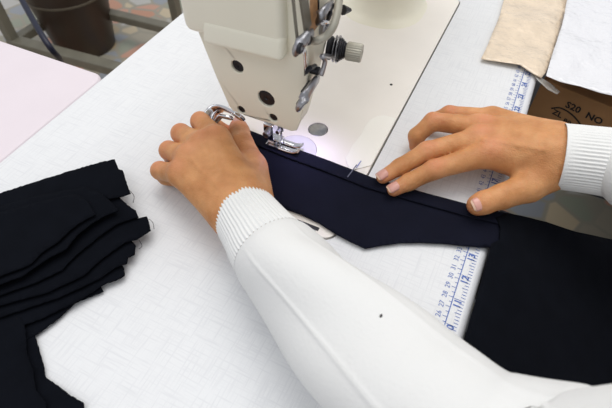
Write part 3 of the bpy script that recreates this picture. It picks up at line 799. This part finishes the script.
# --- left hand, curled, thumb beside the presser foot
L_wrist = P3(245, 211, 38)
mi, mm_, mr, mp_ = P3(217, 140, 50), P3(203, 146, 51), P3(190, 158, 47), P3(181, 174, 40)
palm = [(P3(280, 262, 46), L_wrist, .025, .0225), (P3(247, 204, 40), mi, .020, .0130), (L_wrist, mm_, .021, .0135), (P3(240, 212, 40), mr, .020, .0125), (P3(234, 218, 38), mp_, .018, .0115),
        (P3(252, 196, 34), P3(252, 172, 28), .018, .0145), (P3(225, 180, 30), P3(212, 165, 30), .018, .016)]
fing = [[(P3(224, 158, 46), .012), (mi, .0120), J(200.5, 121.5, 40, 9.6), J(212, 124, 22, 8.4), J(228, 133, 12, 7.2)],
        [(P3(212, 165, 46), .012), (mm_, .0120), J(181, 133.5, 37, 9.6), J(185, 142, 17, 8.4), J(196, 150, 9, 7.4)],
        [(P3(202, 172, 43), .0115), (mr, .0115), J(169, 150.5, 32, 9.2), J(173, 158, 15, 8.2), J(184, 164, 8, 7.2)],
        [(P3(200, 185, 38), .0105), (mp_, .0105), J(160, 170.5, 24, 8.6), J(166, 177, 12, 7.6), J(176, 180, 7.5, 6.8)],
        [(P3(253, 190, 32), .016), J(251, 166, 29, 14.5), J(242, 144, 25, 11.6), J(239.5, 132, 20, 10.4), J(238.5, 127, 18, 9.6)]]
ridges = [seg(P3(240, 196, 62), P3(218, 141, 62), 2.6, .7), seg(P3(238, 198, 62), P3(203, 146, 63), 2.6, .8), seg(P3(232, 200, 61), P3(190, 158, 60), 2.4, .7), seg(P3(228, 204, 58), P3(182, 174, 51), 2.2, .5),
          seg(mi + (0, 0, .013), mi + (0, .001, .013), 6, .8), seg(mm_ + (0, 0, .013), mm_ + (0, .001, .013), 6, .9), seg(mr + (0, 0, .012), mr + (0, .001, .012), 6, .8), seg(mp_ + (0, 0, .011), mp_ + (0, .001, .011), 5, .6)]
grooves = [seg(P3(234, 150, 36), P3(228, 134, 34), 2.0, 1.4), seg(P3(237, 145, 34), P3(247, 141, 36), .9, .4), seg(P3(238, 141, 34), P3(246, 138, 34), .9, .3),
           seg(P3(195, 119, 49), P3(204, 117, 49), 1.0, .4), seg(P3(176, 133, 46), P3(184, 127, 46), 1.0, .4)]
spec = dict(palm=palm, fingers=fing, ridges=ridges, grooves=grooves)
allp = np.array([p for c in fing for p, _ in c] + [L_wrist, P3(280, 262, 52)])
V, F = surface_nets(hand_sdf(spec), allp.min(0) - .03, allp.max(0) + .03, .0013)
spots = [(c[2][0] + (0, 0, .006), .010, .35) for c in fing[:4]] + [(fing[4][-1][0], .013, 1.0), (P3(258, 165, 30), .010, .6)] + [(q + (0, 0, .012), .011, .25) for q in (mi, mm_, mr, mp_)]
add_body(V, F, flush_of(V, spots))
LH = fing
# --- arms, shoulders, torso, neck, head (beyond the frame), coarse
LE, RE = P3(480, 450, 86), np.array((.150, -.530, .075))      # elbows
LS, RS = np.array((-.155, -.590, .400)), np.array((.235, -.640, .400))      # shoulders
NK = np.array((.04, -.61, .46)); HD = np.array((.035, -.575, .62)); LW, RW = P3(280, 262, 46), P3(620, 166, 52)
def bodyf(P):
    d = cone(P, LW, LE, .026, .036)
    for a, b, ra, rb in ((LE, P3(575, 494, 100), .034, .036), (P3(575, 494, 100), P3(690, 530, 135), .036, .038), (P3(690, 530, 135), LS, .038, .046), (RW, RE, .026, .036), (RE, RS, .036, .048), (LS, NK, .05, .05), (RS, NK, .05, .05), (NK + (0, 0, -.08), NK + (0, .02, .06), .06, .052)):
        d = smin(d, cone(P, a, b, ra, rb), .02)
    d = smin(d, ball(P, (.04, -.63, .22), (.165, .105, .26)), .03)
    d = smin(d, ball(P, (.04, -.62, -.10), (.16, .12, .22)), .03)
    d = smin(d, ball(P, HD + (0, -.01, .02), (.076, .092, .105)), .015)
    d = smin(d, ball(P, HD + (0, .035, -.055), (.048, .045, .045)), .02)
    d = smin(d, cone(P, HD + (0, .075, .02), HD + (0, .100, -.012), .007, .012), .008)
    for s in (-1, 1):
        d = smin(d, ball(P, HD + (s * .077, -.005, 0), (.008, .018, .03)), .005)
        d = np.maximum(d, -ball(P, HD + (s * .031, .088, .018), .013))
    d = np.maximum(d, -ball(P, HD + (0, .088, -.043), (.022, .008, .003)))
    return d
V, F = surface_nets(bodyf, (-.32, -.78, -.34), (.36, -.10, .78), .0075)
add_body(V, F, np.zeros(len(V)))
Vb = np.concatenate(BV); Fb = np.concatenate(BF); Fl = np.concatenate(BFl)
body = raw('body', Vb, Fb, M['skin'], person)
at_ = body.data.attributes.new('flush', 'FLOAT', 'POINT'); at_.data.foreach_set('value', Fl.astype(np.float32))
sm = body.modifiers.new('smooth', 'SMOOTH'); sm.factor = .5; sm.iterations = 3
for s in (-1, 1):
    bm = bmesh.new(); bmesh.ops.create_uvsphere(bm, u_segments=20, v_segments=12, radius=.0125, matrix=Matrix.Translation(Vector(HD + (s * .031, .080, .018)))); frombm('eye', bm, M['eye'], body, True)
    bm = bmesh.new(); bmesh.ops.create_uvsphere(bm, u_segments=16, v_segments=10, radius=.0058, matrix=Matrix.Translation(Vector(HD + (s * .031, .0885, .014)))); frombm('iris', bm, M['iris'], body, True)
def hairf(P):
    d = ball(P, HD + (0, -.018, .034), (.083, .098, .105))
    return np.maximum(d, -(ball(P, HD + (0, .06, -.02), (.075, .075, .085))))
V, F = surface_nets(hairf, HD - .14, HD + .16, .006); raw('hair', V, F, M['hair'], person)

def nail(c, tipdir, up, w, L, rad, parent, rim=True):
    """curved nail plate sitting on a finger; c = centre of the top surface"""
    t = np.array(tipdir, float); t /= np.linalg.norm(t); u = np.array(up, float); u -= t * (u @ t); u /= np.linalg.norm(u); s = np.cross(t, u)
    def grid(a0, a1, lift):
        V = []; F = []; nu, nv = 10, 8
        for i in range(nu + 1):
            a = a0 + (a1 - a0) * i / nu
            half = w / 2 * (1 - max(0, (a - .55)) ** 2 * 1.7) * (1 - max(0, (-a - .5)) ** 2 * 1.8)
            for j in range(nv + 1):
                b = -1 + 2 * j / nv; x = b * half
                V.append(c + t * a * L / 2 + s * x + u * (lift - (rad - math.sqrt(max(rad * rad - x * x, 0))) - .0006 * a * a))
        for i in range(nu):
            for j in range(nv): q = i * (nv + 1) + j; F.append((q, q + 1, q + nv + 2, q + nv + 1))
        return V, F
    V, F = grid(-1, .72, .0004); o = raw('fingernail', V, F, M['nail'], parent); solid(o, .0005, 0)
    V, F = grid(.70, 1.0, .0004); q = raw('nail_tip', V, F, M['nailrim'], parent); solid(q, .0005, 0)
def finger_nail(ch, w, L, tilt=(0, 0, 1), off=.55):
    a, ra = ch[-2]; b, rb = ch[-1]; t = (b - a) / np.linalg.norm(b - a)
    up = np.array(tilt, float); up -= t * (up @ t); up /= np.linalg.norm(up)
    c = b + t * rb * off * .2 + up * rb * .97
    nail(c, t - up * .12, up, w, L, rb * .95, body)
finger_nail(RH[0], .0105, .0115, (-.35, .25, 1)); finger_nail(RH[1], .0105, .0115, (-.35, .25, 1))
finger_nail(RH[4], .0125, .0130, (-.55, -.10, 1)); finger_nail(LH[4], .0125, .0125, (.0, -.3, 1))

# --- trousers and stool below the table
def trf(P):
    d = None
    for s, kx in ((-1, -.07), (1, .15)):
        h = np.array((.04 + s * .09, -.60, -.24)); k = np.array((kx, -.20, -.235)); a = np.array((kx, -.16, -.66))
        for c in (cone(P, h, k, .085, .066), cone(P, k, a, .062, .045)): d = c if d is None else smin(d, c, .03)
    d = smin(d, ball(P, (.04, -.62, -.22), (.175, .13, .11)), .03)
    return d
V, F = surface_nets(trf, (-.22, -.80, -.73), (.28, -.05, -.08), .009); raw('trousers', V, F, mat('dark grey denim', srgb(46, 48, 56), .9), person)
for kx in (-.07, .15):
    V, F = surface_nets(lambda P: smin(ball(P, (kx, -.15, -.70), (.045, .06, .055)), ball(P, (kx, -.06, -.725), (.042, .10, .035)), .02), (kx - .07, -.25, -.76), (kx + .07, .07, -.6), .006)
    raw('shoe', V, F, mat('dark leather', srgb(34, 30, 28), .5), person)
stool = empty('stool'); tag(stool, 'dark padded stool the person in the white sweater sits on', 'stool')
bm = bmesh.new(); bm_lathe(bm, (.04, -.62, -.40), (0, 0, 1), [(0, .15), (.01, .165), (.05, .165), (.06, .15)], 40); frombm('seat', bm, M['dark'], stool, True, 40)
for sx in (-1, 1):
    for sy in (-1, 1):
        bm = bmesh.new(); bm_cyl(bm, (.04 + sx * .16, -.62 + sy * .16, -.76), (.04 + sx * .10, -.62 + sy * .10, -.40), .012); frombm('leg', bm, M['frame'], stool, True, 40)

# --- sweater
def sweep(path, radii, ns, disp, up=(0, 0, 1), c0=0, c1=None):
    P = smooth_path(path, 14); Rr = smooth_path([(a, b, 0) for a, b in radii], 14)
    V = []; UV = []; m = len(P); L = 0
    i0 = c0 * 14; i1 = m if c1 is None else c1 * 14 + 1
    for i in range(i0, i1):
        p = P[i]; t = P[min(i + 1, m - 1)] - P[max(i - 1, 0)]; t = t / np.linalg.norm(t)
        u = np.array(up, float); u -= t * (u @ t); u /= np.linalg.norm(u); w = np.cross(t, u)
        if i > i0: L += np.linalg.norm(P[i] - P[i - 1])
        for j in range(ns):
            a = 2 * math.pi * j / ns; d = disp(L, a)
            V.append(p + u * math.cos(a) * (Rr[i][0] + d) + w * math.sin(a) * (Rr[i][1] + d)); UV.append((L * 10, j / ns))
    F = [(i * ns + j, i * ns + (j + 1) % ns, (i + 1) * ns + (j + 1) % ns, (i + 1) * ns + j) for i in range(i1 - i0 - 1) for j in range(ns)]
    return V, F, UV, L
def lip_in(V, F, ns, P0dir, depth=.012, shrink=.90):
    """turn the first ring inwards so that the opening has thickness"""
    c = sum(V[:ns]) / ns; b = len(V)
    for k, (dd, s) in enumerate(((-.0006, .985), (.002, .965), (depth, shrink))):
        V += [c + (v - c) * s + P0dir * dd for v in V[:ns]]
    F = F + [(j, b + j, b + (j + 1) % ns, (j + 1) % ns) for j in range(ns)] + [(b + k * ns + j, b + (k + 1) * ns + j, b + (k + 1) * ns + (j + 1) % ns, b + k * ns + (j + 1) % ns) for k in range(2) for j in range(ns)]
    return V, F
def folds(seed, amp):
    r = random.Random(seed); ks = [(r.uniform(14, 60), r.randint(1, 3), r.uniform(0, 6.28), r.uniform(.4, 1)) for _ in range(7)]
    return lambda L, a: amp * sum(w * math.sin(k * L + n * a + ph) for k, n, ph, w in ks) / 3
def sleeve(path, radii, cuffn, seed, amp, seam):
    """cuff = first cuffn control points, ribbed; sleeve = the rest"""
    fo = folds(seed, amp)
    V1, F1, UV, L = sweep(path, radii, 432, lambda L, a: .00042 * math.cos(56 * a) * min(1, L / .014), c0=0, c1=cuffn)
    d0 = np.array(path[1]) - np.array(path[0]); d0 = d0 / np.linalg.norm(d0)
    V1, F1 = lip_in(V1, F1, 432, d0)
    # rest
    def dd(L, a):
        g = min(1, L / .03)
        s = sum(h * math.exp(-((a - c0 + 3.14159) % 6.28318 - 3.14159) ** 2 / (wd * wd)) for c0, wd, h in seam)
        return fo(L, a) * g + s * g + .0016 * min(1, L / .006)
    V2, F2, UV2, L2 = sweep(path, radii, 160, dd, c0=cuffn)
    return V1, F1, V2, F2, UV2
cl, cr = None, None
lpath = [P3(241, 208, 38), P3(249, 220, 40), P3(259, 234, 43), P3(271, 250, 46), P3(303, 285, 53), P3(340, 325, 59), P3(383, 366, 66), P3(427, 411, 74), P3(482, 461, 84), P3(575, 497, 98), P3(690, 532, 133), LS]
lrad = [(.0265, .0272), (.0270, .0285), (.0280, .0300), (.0300, .0325), (.034, .0360), (.037, .0388), (.041, .0415), (.044, .0440), (.047, .047), (.051, .051), (.056, .056), (.066, .066)]
rpath = [P3(560, 156.5, 45), P3(575, 158, 47), P3(592, 160, 49), P3(614, 163, 52), P3(640, 167, 57), P3(665, 171, 62), RE + (0, .06, .0), RE + (0, 0, .0), RE + (.006, -.02, .06), RS * .6 + RE * .4, RS]
rrad = [(.0300, .0325), (.0295, .0320), (.0295, .0322), (.0300, .0332), (.033, .036), (.038, .041), (.046, .048), (.055, .055), (.058, .058), (.060, .060), (.066, .066)]
LV1, LF1, LV2, LF2, LUV = sleeve(lpath, lrad, 3, 3, .0034, [(.75, .035, .0011), (-.55, .05, .0008), (3.9, .04, .0010)])
RV1, RF1, RV2, RF2, RUV = sleeve(rpath, rrad, 4, 8, .0010, [])
def torso(P):
    d = cone(P, LS, NK + (0, 0, -.02), .066, .062); d = smin(d, cone(P, RS, NK + (0, 0, -.02), .066, .062), .03)
    d = smin(d, ball(P, (.04, -.63, .22), (.185, .122, .28)), .03); d = smin(d, ball(P, (.04, -.62, -.08), (.178, .138, .22)), .03)
    return np.maximum(d, -ball(P, NK + (0, .01, .05), .062))
TV, TF = surface_nets(torso, (-.26, -.80, -.33), (.34, -.42, .56), .009)
acc = Acc(); acc.add(LV2, LF2); acc.add(RV2, RF2); nsl = len(acc.V); acc.add(TV, TF)
sw = raw('sweater', acc.V, acc.F, M['knit'], person)
uv = sw.data.uv_layers.new(name='UVMap'); UVall = LUV + RUV
for lp in sw.data.loops:
    if lp.vertex_index < nsl: uv.data[lp.index].uv = UVall[lp.vertex_index]
for V1, F1 in ((LV1, LF1), (RV1, RF1)):
    o = raw('cuff', V1, F1, M['knit'], sw); o['label'] = 'ribbed cuff'
# dark speck of lint on the left sleeve
# (placed on the sleeve surface by ray casting in object space)
bpy.context.view_layer.update()
d = ROT @ np.array([381 - 306, 204 - 316, -FPX]); d /= np.linalg.norm(d)
hit, loc, nor, _ = sw.ray_cast(Vector(CAM), Vector(d))
if hit:
    bm = bmesh.new(); bmesh.ops.create_uvsphere(bm, u_segments=10, v_segments=6, radius=.0011, matrix=Matrix.Translation(loc) @ Matrix.Diagonal((1.3, .8, .5, 1)))
    tag(frombm('lint_speck', bm, M['lint'], None, True), 'tiny dark speck of lint on the white sleeve of the nearer arm', 'lint')

# ------------------------------------------------------------------ things at the right end of the table
def film(name, pix, zf, m, seed, step=.012, thick=.0006):
    return cloth(name, pix, zf, m, step=step, amp=.3, jstep=8, seed=seed, thick=thick)
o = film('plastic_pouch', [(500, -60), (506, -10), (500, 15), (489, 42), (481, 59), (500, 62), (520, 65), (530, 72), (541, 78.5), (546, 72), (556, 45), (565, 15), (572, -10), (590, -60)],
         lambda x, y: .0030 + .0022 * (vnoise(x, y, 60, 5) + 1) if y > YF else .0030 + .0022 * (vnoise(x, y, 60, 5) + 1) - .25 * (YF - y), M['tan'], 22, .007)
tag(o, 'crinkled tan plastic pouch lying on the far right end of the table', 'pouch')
tip = film('clear_flap', [(530, 71), (541, 78), (551, 84), (560, 92), (557, 94.5), (548, 90), (538, 81)], lambda x, y: .002 - .3 * max(0, YF - y), M['clear'], 23, .006); tip.parent = o
o = film('plastic_bag', [(572, -60), (568, -5), (562, 25), (553, 52), (546, 76), (560, 82), (580, 86.5), (600, 93), (625, 98), (720, 110), (720, -60)],
         lambda x, y: .010 + .0035 * (vnoise(x, y, 35, 9) + vnoise(x, y, 80, 19)), M['whitebag'], 24, .009)
tag(o, 'white plastic bag lying over the cardboard box beyond the table edge', 'bag')
# cardboard box on a grey bench
box = empty('cardboard_box'); tag(box, 'brown cardboard box with black printing under the white plastic bag', 'box')
rz = Matrix.Translation((.292, -.240, 0)) @ Matrix.Rotation(math.radians(-14), 4, 'Z')
T = .004; Wd, Dp, zt, zb = .30, .36, -.025, -.150
bm = bmesh.new()
for lo, hi in (((0, -Wd, zb), (Dp, 0, zb + T)), ((0, -Wd, zb), (T, 0, zt)), ((Dp - T, -Wd, zb), (Dp, 0, zt)), ((T, -T, zb), (Dp - T, 0, zt)), ((T, -Wd, zb), (Dp - T, -Wd + T, zt))): bm_box(bm, lo, hi, rz)
bevel(frombm('carton', bm, M['board'], box), .001, 2)
bm = bmesh.new(); bm_box(bm, (T, -Wd + T, -.034), (Dp - T, -T, -.031), rz); frombm('flap', bm, M['board'], box)
acc = Acc(); r3 = rz.to_3x3()
def onbox(u, z): return rz @ Vector((-.0005, -u, z))
acc.add(*textmesh('S20', .0135, onbox(.050, -.046), r3 @ Vector((0, -1, -.06)), (0, 0, 1), bold=True))
acc.add(*textmesh('NO', .0135, onbox(.079, -.049), r3 @ Vector((0, -1, -.06)), (0, 0, 1), bold=True))
acc.add(*textmesh('ZL', .0115, onbox(.036, -.064), r3 @ Vector((0, -1, -.1)), (0, 0, 1), bold=True))
acc.add(*textmesh('80', .0105, onbox(.052, -.070), r3 @ Vector((0, -1, -.1)), (0, 0, 1), bold=True))
o = raw('printing', acc.V, acc.F, M['blackink'], box, smooth=False); o['label'] = 'black stencilled printing'
bm = bmesh.new(); bm_tube(bm, smooth_path([onbox(.026, -.060), onbox(.036, -.054), onbox(.052, -.056), onbox(.070, -.066), onbox(.082, -.076)], 8), 0, 8, flat=(.0011, .0003, (0, 0, 1)))
frombm('printed_arc', bm, M['blackink'], box, True)
bench = empty('bench'); tag(bench, 'dull grey metal bench carrying the cardboard box', 'bench')
bm = bmesh.new(); bm_box(bm, (.258, -1.0, -.166), (1.30, -.236, -.1505)); bevel(frombm('bench_top', bm, M['bench'], bench), .003, 3)  # top lengthened well past the box to keep overhead light off the floor
bm = bmesh.new(); bm_box(bm, (1.26, -1.0, -.74), (1.275, -.236, -.166)); bm_box(bm, (.50, -1.0, -.74), (1.26, -.985, -.166)); frombm('panel', bm, M['bench'], bench)  # back and side panels, added only to darken the floor under the bench
for x in (.60, 1.27):
    for y in (-.97, -.26):
        bm = bmesh.new(); bm_box(bm, (x - .012, y - .012, -.76), (x + .012, y + .012, -.166)); frombm('leg', bm, M['bench'], bench)

# ------------------------------------------------------------------ beyond the pink table, on the floor
bk = empty('waste_bin'); tag(bk, 'dark brown plastic waste bin standing on the mosaic floor', 'bin')
bc = Vector((.870, 1.375, -.76))
bm = bmesh.new(); bm_lathe(bm, bc, (0, 0, 1), [(0, .108), (.004, .113), (.32, .158), (.32, .153), (.006, .110)], 48); frombm('bucket', bm, M['brown'], bk, True, 40)
bm = bmesh.new(); bm_lathe(bm, bc + Vector((0, 0, .225)), (0, 0, 1), [(0, .143), (.002, .1475), (.009, .1485), (.011, .145)], 48); frombm('band', bm, M['ring'], bk, True, 40)
bm = bmesh.new(); bm_lathe(bm, bc + Vector((0, 0, .316)), (0, 0, 1), [(0, .156), (.002, .166), (.014, .166), (.016, .156)], 48); frombm('rim', bm, M['brown'], bk, True, 40)
st = empty('machine_stand'); tag(st, 'grey steel machine stand on the floor behind the pale pink table', 'stand')
def bar(name, a, b, w, h, m=M['frame']):
    a = Vector(a); b = Vector(b); bm = bmesh.new(); t = (b - a).normalized()
    u = Vector((0, 0, 1)); u = (u - t * u.dot(t)); u = u.normalized() if u.length > .1 else Vector((1, 0, 0)); s = t.cross(u)
    vs = [bm.verts.new(p + s * i * w / 2 + u * j * h / 2) for p in (a, b) for i, j in ((-1, -1), (1, -1), (1, 1), (-1, 1))]
    for f in ((0, 1, 2, 3), (7, 6, 5, 4), (0, 4, 5, 1), (1, 5, 6, 2), (2, 6, 7, 3), (3, 7, 4, 0)): bm.faces.new([vs[i] for i in f])
    return bevel(frombm(name, bm, m, st), .004, 2)
q = lambda x, y, z: at(x, y, z)
zb_ = -.64
a1 = q(14, 42, zb_); a2 = q(150, 78, zb_); b1 = q(60, 17, zb_); b2 = q(96, 9, zb_); b3 = q(200, 36, zb_)
bar('stretcher', a1 + (a1 - a2) * .02, a2, .045, .035)
c1 = q(72, 5, zb_); bar('stretcher', a1, c1, .04, .03)
bar('stretcher', c1, b3 , .04, .03); bar('stretcher', a2, b3, .04, .03)
for p in (a1, q(176, 12, zb_)): bar('upright', (p[0], p[1], -.757), (p[0], p[1], -.06), .035, .035)
bm = bmesh.new(); bm_tube(bm, smooth_path([q(14, -16, -.16), q(22, 0, -.17), q(33, 20, -.18), q(43, 37, -.19), q(52, 50, -.21), q(60, 60, -.25), q(64, 75, -.34), q(66, 96, -.5), q(66, 116, -.745)], 8), .0062, 12)
tag(frombm('hose', bm, M['hose'], None, True), 'dark navy rubber hose hanging behind the pale pink table', 'hose')
